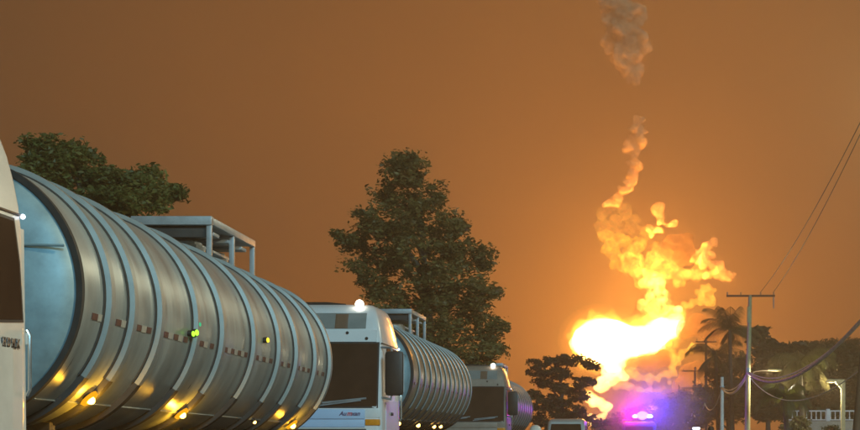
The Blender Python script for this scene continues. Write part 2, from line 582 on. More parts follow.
    for sx in (-1, 1):
        ch.box((sx * .43, ty / 2 + 1.4, .86), (.09, ty + 2.0, .26), .02)
        ch.box((sx * .5, ty + L * .62, 1.18), (.10, L * .74, .22), .02)
        ch.box((sx * .62, ty + L * .62, 1.27), (.10, L * .70, .26), .02)
    for yy in (ty + 1.3, ty + L * .5, ty + L * .75, ty + L - .5):
        ch.box((0, yy, 1.25), (1.0, .16, .52), .02)
    ch.build('chassis', M_STEEL, root)
    for sx in (-1, 1):
        wheel(root, sx * 1.06, 1.15)
        for yy in (ty + .35, ty + 1.65):
            wheel(root, sx * 1.06, yy)
        for k in range(3):
            wheel(root, sx * 1.06, ty + L - 1.2 - 1.3 * k)
        MB().box((sx * .75, ty + 3.6, .75), (.14, .14, 1.0), .02).build('landing_leg', M_STEEL, root)
        MB().box((sx * 1.06, ty + L - 2.5, 1.14), (.40, 3.9, .05), .02).build('mudguard', M_BLACK, root)
        MB().lathe([(-.6, 0), (-.6, .30), (.6, .30), (.6, 0)], 28).build('fuel_tank', M_RIM, root, 35, (sx * .95, 3.0, .75))
    for yy in (1.15, ty + .35, ty + 1.65, ty + L - 1.2, ty + L - 2.5, ty + L - 3.8):
        MB().tube([(-1.0, yy, .505), (1.0, yy, .505)], .08, 10).build('axle', M_STEEL, root)
    MB().box((0, ty + L + .10, .75), (2.4, .12, .25), .03).build('rear_bumper', M_STEEL, root)
    # ---- cab
    body = MB().loft([rrect(w, f, cab_len, z, min(c, .3)) for (z, w, f, c) in CABPROF]).build('cab', cab_paint, root, 40)
    # windscreen with gasket
    def front_panel(z_lo, z_hi, hw, out, nz=6):
        rows = []
        for i in range(nz + 1):
            z = z_lo + (z_hi - z_lo) * i / nz
            w, f = cab_at(z)
            rows.append((z, f - out))
        loop_l = [Vector((-hw, y, z)) for z, y in rows]
        V, F = [], []
        nx = 8
        for (z, y) in rows:
            for k in range(nx + 1):
                xx = -hw + 2 * hw * k / nx
                V.append(Vector((xx, y + .05 * max(0, abs(xx) / hw - .8) ** 2 * 5, z)))
        for i in range(nz):
            for k in range(nx):
                F.append((i * (nx + 1) + k, i * (nx + 1) + k + 1, (i + 1) * (nx + 1) + k + 1, (i + 1) * (nx + 1) + k))
        n0 = len(V)
        V2 = V + [v + Vector((0, .06, 0)) for v in V]
        F2 = F + [tuple(n0 + q for q in reversed(f)) for f in F]
        edge = [k for k in range(nx + 1)] + [(i + 1) * (nx + 1) + nx for i in range(nz)] + [nz * (nx + 1) + nx - 1 - k for k in range(nx)] + [(nz - 1 - i) * (nx + 1) for i in range(nz - 1)]
        for a_, b_ in zip(edge, edge[1:] + edge[:1]):
            F2.append((b_, a_, a_ + n0, b_ + n0))
        return MB().add(V2, F2)
    front_panel(1.93, 3.22, 1.175, .008).build('windscreen_gasket', M_BLACK, root)
    front_panel(1.965, 3.19, 1.145, .016).build('windscreen', M_GLASS, root)
    # sun visor band over the windscreen and fairing face over that
    front_panel(3.225, 3.46, 1.125, .030, 3).build('visor_band', cab_paint, root)
    front_panel(3.485, 3.80, .90, .012, 5).build('fairing_face', M_FAIR, root)
    front_panel(3.49, 3.78, .14, .018, 5).build('fairing_reflection', M_BROWN, root).location = (.42, 0, 0)  # brown panel stands for a reflection in the fairing
    for (mx, mz) in ((.55, 3.40), (.93, 3.29), (-.55, 3.40), (-.93, 3.29)):
        _, f = cab_at(mz)
        MB().tube([(mx, f - .02, mz), (mx, f - .05, mz)], .03, 12).build('marker_lamp', M_BLACK, root)
    lip = MB()
    lip.tube([(-.78, .86, 4.0), (-.5, .84, 4.02), (0, .82, 4.02), (.4, .83, 4.005)], [.02, .035, .035, .015], 8)
    lip.build('roof_lip', M_BLACK, root)
    # roof work lamp
    lp = MB().box((.735, .56, 3.945), (.10, .14, .08), .02).build('roof_lamp', M_BLACK, root)
    MB().sphere((.735, .46, 3.985), .085).build('roof_lamp_lens', M_WLAMP, lp)
    # wipers
    for (ax, bx) in ((-.95, -.15), (.05, .85)):
        wp = MB()
        wp.tube([(ax, -.05, 1.98), (bx, .0 - .035, 2.08)], .016, 6)
        wp.tube([(bx - .75, -.03, 2.03), (bx + .1, -.02, 2.12)], .02, 6)
        wp.build('wiper', M_RAIL, root)
    # front hatch, lower strip, corner panels, turn signals, grille, bumper, headlamps
    MB().box((0, -.012, 1.815), (1.85, .05, .19), .015).build('front_panel', M_PANEL if letters else cab_paint, root)
    MB().box((0, -.004, 1.635), (1.85, .04, .155), .012).build('front_panel', M_PANEL if letters else cab_paint, root)
    gr = MB().box((0, .0, 1.25), (1.9, .05, .56), .02).build('grille', M_BLACK, root)
    for k in range(6):
        MB().box((0, -.028, 1.03 + k * .09), (1.84, .02, .035), .008).build('grille_bar', M_CHROME, gr)
    MB().box((0, -.07, .70), (2.5, .26, .46), .06).build('bumper', cab_paint, root)
    for sx in (-1, 1):
        MB().box((sx * 1.075, .005, 1.825), (.28, .03, .17), .012).build('corner_panel', cab_paint, root)
        MB().box((sx * 1.075, -.005, 1.655), (.29, .05, .12), .015).build('turn_signal', M_AMBLENS, root)
        MB().box((sx * .95, -.21, .74), (.42, .04, .20), .02).build('headlight', M_CLEAR, root)
        # side window
        zr = [(.55, 2.22), (2.16, 2.33), (2.12, 2.80), (2.04, 3.13), (.72, 3.13), (.60, 2.7)]
        gl = []
        for (yy, zz) in zr:
            w, _ = cab_at(zz)
            gl.append(Vector((sx * (w + .004), yy, zz)))
        MB().prism(gl, (sx * .006, 0, 0)).build('side_window', M_GLASSD, root)
        gk = []
        cyy, czz = 1.4, 2.68
        for (yy, zz) in zr:
            y2 = cyy + (yy - cyy) * 1.045; z2 = czz + (zz - czz) * 1.06
            w, _ = cab_at(z2)
            gk.append(Vector((sx * (w - .004), y2, z2)))
        MB().prism(gk, (sx * .010, 0, 0)).build('window_gasket', M_BLACK, root)
        # door with a handle
        dl = [Vector((sx * 1.247, .45, .62)), Vector((sx * 1.247, 1.95, .62)), Vector((sx * 1.247, 1.95, 2.12)), Vector((sx * 1.247, .45, 2.05))]
        door = MB().prism(dl, (sx * .012, 0, 0)).build('door', cab_paint, root)
        MB().box((sx * 1.268, 1.15, 1.83), (.03, .20, .06), .012).build('handle', M_BLACK, door)
        MB().tube([(sx * 1.26, 2.24, 2.25), (sx * 1.285, 2.24, 2.20), (sx * 1.285, 2.24, 1.75), (sx * 1.26, 2.24, 1.7)], .016, 8).build('grab_rail', M_CHROME, root)
        MB().box((sx * 1.262, 2.245, 2.175), (.025, .05, .10), .01).build('side_marker', M_VAN, root)
        MB().sphere((sx * 1.235, 2.22, 3.19), .022, 10, 6).build('clearance_lamp', M_LEDW, root)
        MB().box((sx * 1.215, 1.2, 3.20), (.03, 2.0, .018), .005).build('drip_moulding', M_BLACK, root)
        # mirrors
        mir = MB().box((sx * 1.50, -.05, 2.60), (.36, .16, .86), .075).build('mirror', M_BLACK, root)
        arm = MB()
        arm.tube([(sx * 1.20, .22, 3.12), (sx * 1.42, .05, 3.10), (sx * 1.46, -.03, 2.98)], .022, 8)
        arm.tube([(sx * 1.22, .10, 2.14), (sx * 1.42, .0, 2.10), (sx * 1.46, -.04, 2.22)], .022, 8)
        arm.tube([(sx * 1.685, -.06, 2.24), (sx * 1.685, -.06, 2.95)], .012, 8)
        arm.build('mirror_arm', M_RAIL, mir)
        MB().box((sx * 1.50, .028, 2.60), (.31, .012, .80), .02).build('mirror_glass', M_CHROME, mir)
        # rear fairing fin beside the cab
        fin = [Vector((sx * 1.21, 2.28, 1.3)), Vector((sx * 1.21, 2.36, 1.3)), Vector((sx * 1.19, 2.36, 3.1)), Vector((sx * 1.19, 2.28, 3.1))]
        MB().prism(fin, (-sx * .03, 0, 0)).build('side_fin', cab_paint, root)
        # exhaust / air stack behind cab
    MB().tube([(-.95, 2.45, 1.0), (-.95, 2.45, 3.5)], .09, 14).build('air_stack', M_BLACK, root)
    if letters:
        t1, t2, t3 = letters
        text_mesh('lettering', t1, .115, M_INK, root, (.43, -.040, 1.785), (PI / 2, 0, 0), .35, .003, .003)
        text_mesh('lettering', t2, .125, M_INKR, root, (.575, -.040, 1.785), (PI / 2, 0, 0), .35, .003, .004)
        text_mesh('lettering', t3, .115, M_INK, root, (.665, -.040, 1.785), (PI / 2, 0, 0), .35, .003, .003)
    if side_letters:
        text_mesh('lettering', side_letters, .085, M_CHROME, root, (1.263, 1.73, 2.10), (PI / 2, 0, PI / 2), 0, .004, .004, 1.7)
        text_mesh('lettering', side_letters, .085, M_BLACK, root, (1.2605, 1.735, 2.095), (PI / 2, 0, PI / 2), 0, .002, .010, 1.7)
    return root, tank


AX = -6.45
RINGS1 = [0.66, 1.36, 2.26, 3.62, 4.74, 6.30, 7.72, 8.84, 10.16, 11.30]
tanker('silver ribbed tanker truck nearest the camera, its white cab cut off at left', AX, 14.84, 11.5, 1.29, 2.70, 2.57, RINGS1,
       [(1.26, -47, .052, M_AMBER), (4.66, -51, .050, M_AMBER), (8.3, -52, .03, M_AMBERD), (10.75, -52, .055, M_AMBER),
        (3.55, -5.0, .040, M_GREEN), (3.42, -6.0, .036, M_GREEN), (3.66, -.5, .030, M_GREENC), (6.95, 2.0, .040, M_YELL)],  # retro-reflector glints, built as small glowing lamps
       (7.0, 9.4, .50, 1.66), M_CABW, None, 'HDMX')
n2 = 12
tanker('white cab tanker truck with purple lettering parked behind the nearest tanker', AX, 35.56, 11.5, 1.85, 2.77, 2.77,
       [11.4 * (i + 1) / n2 for i in range(n2)],
       [(1.3, -56, .055, M_AMBERD), (4.5, -57, .065, M_AMBERD), (7.6, -58, .06, M_AMBERD), (8.8, -57, .06, M_AMBERD)],
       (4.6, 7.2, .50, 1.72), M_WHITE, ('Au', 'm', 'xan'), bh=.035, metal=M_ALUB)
tanker('farthest tanker truck with a cab darkened for weaker light, half hidden behind the middle tanker', AX, 62.6, 9.0, 1.75, 2.62, 2.60,
       [8.9 * (i + 1) / 8 for i in range(8)], [(1.5, -50, .05, M_AMBERD)], (2.4, 4.8, .50, 1.68), M_CABDIM, tape=False, bh=.03, metal=M_ALUB)


# ------------------------------------------------------------------ trees
def leaf_cloud(lobes, dens, size, clump=0.55):
    """leaf faces scattered through ellipsoid lobes in small clumps; lobes: (centre, radii)"""
    out = []
    for (c, r) in lobes:
        c = np.array(c); r = np.array(r)
        area = (r[0] * r[1] + r[1] * r[2] + r[0] * r[2])
        nc = max(4, int(area * dens))
        u = rng.normal(size=(nc, 3)); u /= np.linalg.norm(u, axis=1)[:, None]
        rad = rng.uniform(0.35, 1.08, size=(nc, 1)) ** 0.6
        cc = c + u * rad * r
        nl = 64
        cs = clump * rng.uniform(.5, 1.2, size=(nc, 1, 1))
        p = cc[:, None, :] + np.clip(rng.normal(size=(nc, nl, 3)), -1.7, 1.7) * cs * np.array([.5, .5, .36])
        p = p.reshape(-1, 3)
        n = len(p)
        a = rng.normal(size=(n, 3)); a[:, 2] *= .5; a /= np.linalg.norm(a, axis=1)[:, None]
        b = np.cross(a, rng.normal(size=(n, 3))); b /= np.linalg.norm(b, axis=1)[:, None]
        s = size * rng.uniform(.4, 1.45, size=(n, 1))
        q = np.stack([p - a * s, p + b * s * .42 - a * s * .1, p + a * s, p - b * s * .42 + a * s * .1], axis=1)
        out.append(q.reshape(-1, 3))
    return np.concatenate(out)


def tree(label, D, lobes_px, trunk_px, size, dens, depth, m, group=None, shrink=1.0, clump=.55, trunk_r=.28, name='tree', limbs=9):
    base = Vector(((trunk_px - VX) * D / FPX, D, 0))
    root = tag(empty(name, base), label, 'tree', group)
    lobes = []
    for (px, py, rx, ry) in lobes_px:
        rx, ry = rx * shrink, ry * shrink
        c = P(px, py, D) - base
        k = D / FPX
        lobes.append(((c.x, rng.uniform(-.45, .45) * depth, c.z), (rx * k, min(depth, .55 * depth + .6 * rx * k), ry * k)))
    me = quads_mesh('crown', leaf_cloud(lobes, dens, size, clump))
    me.materials.append(m)
    link('crown', me, None, root)
    top = max(l[0][2] for l in lobes)
    h = top * .86
    pts = [Vector((math.sin(t * 5) * .12 * t, math.cos(t * 4) * .1 * t, h * t)) for t in np.linspace(0, 1, 9)]
    tc = [l for l in lobes]
    ax = np.mean([l[0][0] for l in tc])
    for i, p in enumerate(pts):
        p.x += ax * (i / 8.0) ** 1.5
    MB().tube(pts, [trunk_r * (1 - .85 * t) for t in np.linspace(0, 1, 9)], 10).build('trunk', M_BARK, root)
    sel = sorted(lobes, key=lambda l: -l[1][0])[:limbs]
    for (c, r) in sel:
        c = Vector(c)
        zs = max(h * .28, min(h * .9, c.z - abs(c.x) * .6 - .5))
        t = zs / h
        j = min(7, int(t * 8)); s_ = pts[j].lerp(pts[j + 1], t * 8 - j)
        mid = s_.lerp(c, .5) + Vector((0, 0, .15 * (c - s_).length))
        MB().tube([s_, mid, c], [trunk_r * .38, trunk_r * .22, trunk_r * .06], 7).build('limb', M_BARK, root)
    return root


tree('broad leafy green tree rising behind the nearest tanker', 38.0,
     [(112, 180, 16, 13), (108, 192, 20, 14), (50, 155, 20, 14), (75, 165, 25, 16), (40, 168, 14, 11), (95, 180, 22, 14), (60, 185, 25, 16), (130, 180, 18, 11), (150, 190, 20, 11),
      (168, 190, 11, 7), (120, 203, 30, 12), (148, 206, 22, 9), (80, 208, 30, 15), (36, 148, 8, 7), (62, 143, 13, 6), (86, 152, 13, 8), (140, 167, 8, 5),
      (90, 240, 60, 30), (40, 230, 40, 30), (130, 240, 40, 25)], 80, .07, 26, 1.5, M_LEAFG, shrink=.80, clump=.26, trunk_r=.25)
tree('tall dark conical tree standing behind the middle tanker', 62.0,
     [(404, 158, 9, 8), (393, 178, 13, 9), (413, 180, 16, 12), (400, 200, 25, 13), (430, 205, 15, 10), (374, 228, 22, 12), (346, 238, 13, 7),
      (405, 226, 36, 17), (448, 232, 18, 14), (464, 250, 20, 12), (482, 260, 9, 8), (380, 256, 24, 17), (425, 258, 42, 22), (460, 280, 26, 19),
      (485, 298, 11, 12), (376, 287, 17, 15), (410, 293, 42, 22), (455, 310, 36, 22), (484, 330, 15, 18), (390, 322, 32, 20), (440, 338, 42, 20),
      (480, 356, 18, 12), (400, 350, 38, 18), (430, 375, 60, 20), (338, 237, 4, 3), (498, 326, 6, 7), (497, 350, 6, 8), (489, 256, 7, 4), (438, 192, 6, 4), (379, 196, 7, 4), (363, 216, 7, 5), (354, 246, 9, 5), (396, 168, 10, 5), (420, 168, 6, 6), (494, 290, 5, 4), (361, 270, 6, 5), (456, 218, 7, 5)], 432, .095, 8.5, 2.6, M_LEAF, shrink=.88, clump=.44, trunk_r=.34, limbs=14)
tree('spreading flat layered tree silhouetted against the fire', 120.0,
     [(547, 363, 18, 4), (572, 360, 19, 4), (590, 366, 10, 4), (536, 371, 8, 4), (560, 374, 24, 5), (585, 382, 12, 4), (541, 383, 13, 4), (566, 389, 22, 5),
      (535, 395, 13, 4), (555, 400, 20, 5), (578, 398, 11, 4), (541, 408, 13, 5), (565, 411, 24, 6), (549, 420, 20, 6), (580, 420, 16, 6), (598, 424, 9, 5), (560, 432, 26, 8)],
     562, .13, 5, 2.2, M_LEAFD, clump=.36, trunk_r=.30, limbs=12)
tree('low bushy tree at the right edge behind the leaning pole', 124.0,
     [(842, 362, 20, 15), (858, 372, 18, 18), (830, 385, 18, 16), (850, 400, 24, 18), (865, 390, 20, 22), (836, 352, 9, 7), (840, 415, 24, 16)], 846, .30, 5, 3.0, M_LEAFD, clump=.6)
tree('rounded tree behind the drooping palm at right', 128.0,
     [(800, 360, 16, 11), (818, 368, 16, 13), (790, 352, 9, 6), (806, 348, 8, 6), (808, 385, 20, 16), (822, 400, 18, 16), (800, 408, 22, 14)], 810, .30, 5, 3.0, M_LEAFD, clump=.6)
tree('hazy small tree just right of the tall lamp pole', 140.0,
     [(766, 350, 10, 8), (772, 366, 14, 11), (760, 380, 14, 12), (776, 390, 16, 14), (765, 405, 18, 14), (758, 335, 6, 5)], 768, .34, 4, 3.0, M_LEAFD, clump=.7)


tree('dense dark tree mass behind the arching palm, left of the tall lamp pole', 165.0,
     [(722, 372, 14, 12), (735, 385, 14, 14), (712, 395, 14, 14), (728, 405, 18, 16), (742, 362, 9, 9), (745, 400, 14, 16), (705, 415, 16, 12)], 728, .2, 3.0, 3.5, M_LEAFD, clump=.8)
tree('low dark tree across the end of the road behind the emergency van', 235.0,
     [(606, 428, 12, 6), (622, 423, 14, 7), (642, 416, 14, 8), (660, 410, 13, 10), (676, 405, 13, 11), (690, 398, 10, 11), (668, 424, 26, 9), (696, 414, 14, 12), (640, 430, 20, 6)], 668, .26, 2.2, 4.0, M_LEAFD, clump=1.0)
tree('wide dark tree filling the gap behind the larger palm', 150.0,
     [(785, 362, 14, 10), (800, 352, 10, 8), (796, 380, 20, 16), (825, 352, 12, 9), (835, 372, 18, 14), (815, 400, 26, 18), (780, 405, 20, 16), (852, 350, 12, 10), (850, 395, 22, 18)], 812, .2, 3.0, 3.5, M_LEAFD, clump=.8)


def palm(label, px, py, D, r_px, n, droop, trunk_r=.16, seed=1, erect=0.3):
    c = P(px, py, D)
    root = tag(empty('palm_tree', (c.x, D, 0)), label, 'palm', 'palms beside the road')
    rr = random.Random(seed)
    h = c.z
    MB().tube([(.25 * math.sin(2.2 * (1 - t)) * (1 - t), 0, h * t) for t in np.linspace(0, 1, 10)],
              [trunk_r * (1.5 - .5 * min(1, t * 6)) * (1 - .25 * t) for t in np.linspace(0, 1, 10)], 10).build('trunk', M_BARK, root)
    R = r_px * D / FPX
    for k in range(n):
        az = 2 * PI * k / n + rr.uniform(-.2, .2)
        el = rr.uniform(erect - .5, erect + .9)
        ln = R * rr.uniform(.9, 1.2)
        pts = []
        p = Vector((0, 0, h))
        d = Vector((math.cos(az) * math.cos(el), math.sin(az) * math.cos(el), math.sin(el)))
        steps = 14
        for i in range(steps + 1):
            pts.append(p.copy())
            p = p + d * (ln / steps)
            d = (d + Vector((0, 0, -droop * (.35 + i / steps) / steps * 3))).normalized()
        side = d.cross(Vector((0, 0, 1)))
        side = Vector((-math.sin(az), math.cos(az), 0))
        mb = MB().tube(pts, [.035 * (1 - .8 * i / steps) + .004 for i in range(steps + 1)], 5)
        for i in range(2, int(steps * 2.2)):
            t = i / (steps * 2.2)
            f = t * steps; j = min(steps - 1, int(f))
            q = pts[j].lerp(pts[j + 1], f - j)
            tn = (pts[j + 1] - pts[j]).normalized()
            ll = .36 * R * (math.sin(PI * min(1, t * .9 + .1)) ** .6) * rr.uniform(.8, 1.15)
            for s_ in (-1, 1):
                dirv = (side * s_ * .75 + tn * .55 + Vector((0, 0, -.55))).normalized()
                tip = q + dirv * ll + Vector((0, 0, -.25 * ll))
                m1 = q + dirv * ll * .5
                wv = tn * .016
                mb.add([q - wv, q + wv, m1 + wv * 1.5, tip, m1 - wv * 1.5], [(0, 1, 2, 3, 4)])
        mb.build('frond', M_PALM, root, 0)
    return root


palm('drooping palm with pale crown shaft in front of the white railing', 785, 396, 88, 34, 16, 1.1, .17, 3, .15)
palm('larger palm with long hanging fronds behind the drooping palm', 800, 362, 100, 42, 18, 1.0, .2, 5, .1)
palm('tall dark palm crown directly behind the tall lamp pole', 730, 330, 135, 34, 18, .7, .2, 9, .45)
palm('palm with arching fronds left of the tall lamp pole', 716, 356, 150, 34, 16, .9, .2, 13, .2)


# ------------------------------------------------------------------ poles, lamps, cables
def lamp_head(parent, p, d, power, length=.62):
    d = Vector(d).normalized()
    rot = d.to_track_quat('X', 'Z').to_matrix()
    h = MB().box(Vector(p) + d * length / 2, (length, .22, .11), .04, rot).build('lamp_head', M_CONC, parent)
    MB().box(Vector(p) + d * length * .55 + Vector((0, 0, -.065)), (length * .72, .17, .05), .02, rot).build('lamp_lens_or_halo', M_STREET, h)
    l = bpy.data.lights.new('street_light', 'POINT')
    l.energy = power
    l.color = (1.0, 0.91, 0.62)
    l.shadow_soft_size = .12
    o = bpy.data.objects.new('street_light', l)
    COL.objects.link(o)
    o.parent = parent
    o.location = Vector(p) + d * length * .55 + Vector((0, 0, -.16))
    return h


# tall pole with crossarm and street lamp
pm = P(748, 438, 90)
pole = tag(empty('utility_pole', (pm.x, 90, 0)), 'tall pale pole with a crossarm on top and a street lamp', 'pole', 'poles along the right of the road')
hp = P(748, 295, 90).z
MB().tube([(-.05, 0, 0), (.0, 0, hp * .5), (.12, 0, hp)], [.17, .14, .10], 12).build('shaft', M_CONC, pole)
MB().box((.15, -.02, hp - .05), (2.7, .10, .11), .02).build('crossarm', M_WOODP, pole)
for xx in (-1.15, -.4, .7, 1.42):
    MB().lathe([(0, .02), (.04, .05), (.08, .03), (.12, .05), (.16, .02)], 10).build('insulator', M_WALL, pole).rotation_euler = (PI / 2, 0, 0)
for o, xx in zip([o for o in pole.children if o.name.startswith('insulator')], (-1.15, -.4, .7, 1.42)):
    o.location = (xx, -.02, hp)
MB().tube([(1.42, -.02, hp - .1), (1.42, -.02, hp - .75)], .035, 8).build('drop_fuse', M_RAIL, pole)
zl = P(748, 371, 90).z
MB().tube([(.1, 0, zl - .25), (.4, -.02, zl), (1.15, -.05, zl + .05)], .035, 8).build('lamp_arm', M_WOODP, pole)
lamp_head(pole, (1.1, -.05, zl + .06), (1, 0, -.03), 1000, .75)
MB().box((.02, -.16, P(0, 315, 90).z), (.16, .12, .9), .03).build('junction_box', M_CONC, pole)
MB().box((.0, -.17, zl), (.20, .10, .35), .03).build('cable_clamp', M_RAIL, pole)

# slim cable pole further along
ps = P(722, 438, 122)
p2 = tag(empty('utility_pole', (ps.x, 122, 0)), 'slim short pale pole carrying cables left of the tall lamp pole', 'pole', 'poles along the right of the road')
hs_ = P(0, 377, 122).z
MB().tube([(0, 0, 0), (0, 0, hs_)], [.17, .13], 10).build('shaft', M_CABLE, p2)
MB().box((0, -.14, hs_ - .75), (.34, .08, .10), .02).build('cable_clamp', M_RAIL, p2)


def double_pole(label, px, ytop, D, arms, hw, gap):
    b = P(px, 438, D)
    o = tag(empty('utility_pole', (b.x, D, 0)), label, 'pole', 'poles along the right of the road')
    h = P(0, ytop, D).z
    for sx in (0, 1):
        MB().tube([(sx * gap, 0, 0), (sx * gap, 0, h)], [.17, .12], 10).build('shaft', M_WOODP, o)
    for ya in arms:
        MB().box((gap / 2, -.17, P(0, ya, D).z), (hw * 2, .12, .14), .02).build('crossarm', M_WOODP, o)
    for sx in (-.85, 0, .85):
        MB().tube([(gap / 2 + sx * hw, -.17, P(0, arms[0], D).z), (gap / 2 + sx * hw, -.17, P(0, arms[0], D).z + .35)], .05, 8).build('insulator', M_WALL, o)
    return o


double_pole('wooden power pole with two crossarms, farther of the pair before the flames', 706, 338, 175, (342, 351), 1.15, .01)
double_pole('wooden power pole with two wide crossarms, left of the slim cable pole', 695, 367, 205, (371, 388), 1.7, .02)
double_pole('farthest small power pole beside the emergency van', 679, 385, 260, (393,), 1.6, .02)

# leaning dark pole at the right edge, with an unseen lamp added above the frame to warm the tanks
b = P(853, 438, 43)
p3 = tag(empty('utility_pole', (b.x, 43, 0)), 'dark leaning wooden pole at the right edge', 'pole', 'poles along the right of the road')
MB().tube([(0, 0, -.1), (.45, 0, 5.0), (1.55, 0, 12.6)], [.17, .14, .10], 12).build('shaft', M_WOODP, p3)
MB().box((1.55, -.14, 12.2), (1.7, .11, .12), .02).build('crossarm', M_WOODP, p3)
MB().tube([(1.15, 0, 9.6), (1.2, -.4, 10.1), (1.2, -1.8, 10.2)], .035, 8).build('lamp_arm', M_RAIL, p3)
lamp_head(p3, (1.2, -1.7, 10.22), (0, -1, -.03), 2300, .75)  # unseen lamp, added for warm light on the tank sides

# kerb-side lamp post nearer than the frame shows, added for warm light on the tanks
p4 = tag(empty('street_lamp', (5.6, 12.0, 0)), 'unseen street lamp added for warm light, at the kerb across from the nearest tanker', 'street lamp')
MB().tube([(0, 0, 0), (0, 0, 8.2)], [.13, .08], 12).build('post', M_CONC, p4)
MB().tube([(0, 0, 8.1), (-.5, 0, 8.4), (-1.5, 0, 8.5)], .035, 8).build('lamp_arm', M_CONC, p4)
lamp_head(p4, (-1.4, 0, 8.5), (-1, 0, -.05), 3200, .75)

# angular lamp post at right
b = P(843, 438, 100)
p5 = tag(empty('street_lamp', (b.x, 100, 0)), 'pale lamp post with a square bent arm at right', 'street lamp')
hz = P(0, 381, 100).z
MB().box((0, 0, hz / 2), (.26, .22, hz), .03).build('post', M_CONC, p5)
MB().box((-.45, 0, hz + .02), (1.15, .2, .16), .03).build('lamp_arm', M_CONC, p5)
MB().prism([Vector((-.12, -.1, hz - .06)), Vector((-.12, -.1, hz - .5)), Vector((-.5, -.1, hz - .06))], (0, .2, 0)).build('gusset', M_CONC, p5)
lamp_head(p5, (-.55, 0, hz - .05), (-1, 0, 0), 900, .5)


def cable(a, b, sag, r, m, label, n=28, wob=0.0):
    a, b = Vector(a), Vector(b)
    pts = []
    for i in range(n + 1):
        t = i / n
        p = a.lerp(b, t)
        p.z -= sag * 4 * t * (1 - t)
        p.x += wob * math.sin(t * 9)
        pts.append(p)
    o = MB().tube([p - pts[0] for p in pts], r, 6).build('overhead_cable', m, None, 60, pts[0])
    return tag(o, label, 'cable', 'overhead cables along the road')


near = Vector((6.0, 43, P(0, 438, 43).z + 3.55))
cpole = Vector((pm.x - .02, 89.8, P(0, 373, 90).z))
cslim = Vector((ps.x, 121.8, P(0, 388, 122).z))
cable(near + Vector((0, 0, .02)), cpole, 1.15, .068, M_CABLE, 'thick pale cable sweeping up to the right from the tall lamp pole')
cable(near + Vector((.1, 0, .05)), cpole + Vector((.04, 0, .06)), 1.02, .032, M_CABLE, 'thin pale cable running just above the thick one, right of the tall pole')
cable(near + Vector((.5, 0, -.9)), cpole + Vector((0, 0, -.1)), 1.55, .020, M_CABLE, 'thin slack cable hanging lowest, right of the tall lamp pole')
cable(cpole, cslim, .75, .075, M_CABLE, 'thick pale cable sagging between the tall lamp pole and slim pole')
cable(cpole + Vector((.03, 0, .05)), cslim + Vector((0, 0, .06)), .55, .035, M_CABLE, 'thinner cable just above the sagging one, between tall and slim poles')
prev = cslim
names = ['pale cable drooping left from the slim pole', 'short cable loop left of the slim pole, second span away',
         'small cable loop in front of the wooden power poles', 'tiny farthest cable loop near the emergency van']
for k, D in enumerate((160, 205, 245, 290)):
    q = Vector((5.4, D, 4.75))
    cable(prev, q, 1.1 + .1 * k, .055 + .01 * k, M_CABLE, names[k], 20)
    prev = q
for k, (xx, dz, pxr) in enumerate(((1.42, 0, 0), (.7, 0, 1))):
    a = Vector((pm.x + xx, 89.98, hp + .17))
    b_ = Vector((6.95 - .35 * k, 43, 12.4 - .6 * k))
    cable(a, b_, .55, .016, M_WIRE, ['upper thin black power line crossing the sky at right', 'lower thin black power line crossing the sky at right'][k])


# ------------------------------------------------------------------ wall with white railing
b = P(828, 438, 112)
wl = tag(empty('white_railing', (b.x, 112, 0)), 'white balustrade on a plaster wall below the square lamp post', 'railing')
zt, zb = P(0, 411, 112).z, P(0, 421, 112).z
MB().box((1.5, 0, zb / 2), (9.0, .25, zb), .02).build('wall', M_WALL, wl)
MB().box((1.5, 0, zt), (9.0, .14, .09), .02).build('top_rail', M_FENCE, wl)
MB().box((1.5, 0, zb + .08), (9.0, .12, .07), .02).build('bottom_rail', M_FENCE, wl)
bal = MB().lathe([(0, .04), (.15, .055), (.3, .03), (zt - zb - .1, .045)], 8).mesh('baluster'); bal.materials.append(M_FENCE)
for i in range(27):
    o = link('baluster', bal, None, wl, (-2.8 + i * .33, 0, zb + .06)); o.rotation_euler = (PI / 2, 0, 0)
for i in range(4):
    MB().box((-2.95 + i * 2.95, 0, (zt + zb) / 2 + .05), (.26, .24, zt - zb + .2), .03).build('post', M_FENCE, wl)


def shrub(label, px, py, D, rx, ry, m=M_LEAFD):
    base = Vector(((px - VX) * D / FPX, D, 0))
    root = tag(empty('shrub', base), label, 'shrub', 'shrubs before the white railing')
    k = D / FPX
    zc = P(px, py, D).z
    me = quads_mesh('foliage', leaf_cloud([((0, 0, zc), (rx * k, rx * k, ry * k)), ((rx * k * .5, .2, zc * .55), (rx * k, rx * k, zc * .55)), ((-rx * k * .5, 0, zc * .5), (rx * k, rx * k, zc * .5))], 26, .10, .3))
    me.materials.append(m)
    link('foliage', me, None, root)
    for i in range(4):
        a = i * 1.6
        MB().tube([(0, 0, 0), (math.cos(a) * .2, math.sin(a) * .2, zc * .5), (math.cos(a) * .5, math.sin(a) * .5, zc)], [.05, .035, .015], 6).build('stem', M_BARK, root)


shrub('pale leafy shrub left of the white railing', 800, 423, 96, 8, 6, M_PALM)
shrub('dark low shrub under the drooping palm', 790, 428, 92, 9, 6)
shrub('rounded shrub in front of the square lamp post', 829, 430, 90, 7, 5)


# ------------------------------------------------------------------ vehicles on the road
def vsect(y, w, zb, zt, c, k=4):
    pts = []
    for (sx, sz, a0) in ((1, 1, 0), (-1, 1, PI / 2), (-1, -1, PI), (1, -1, 1.5 * PI)):
        cc = c if sz > 0 else .06
        zz = zt - cc if sz > 0 else zb + cc
        for i in range(k + 1):
            a = a0 + PI / 2 * i / k
            pts.append(Vector((sx * (w - cc) + cc * math.cos(a), y, zz + cc * math.sin(a))))
    return pts


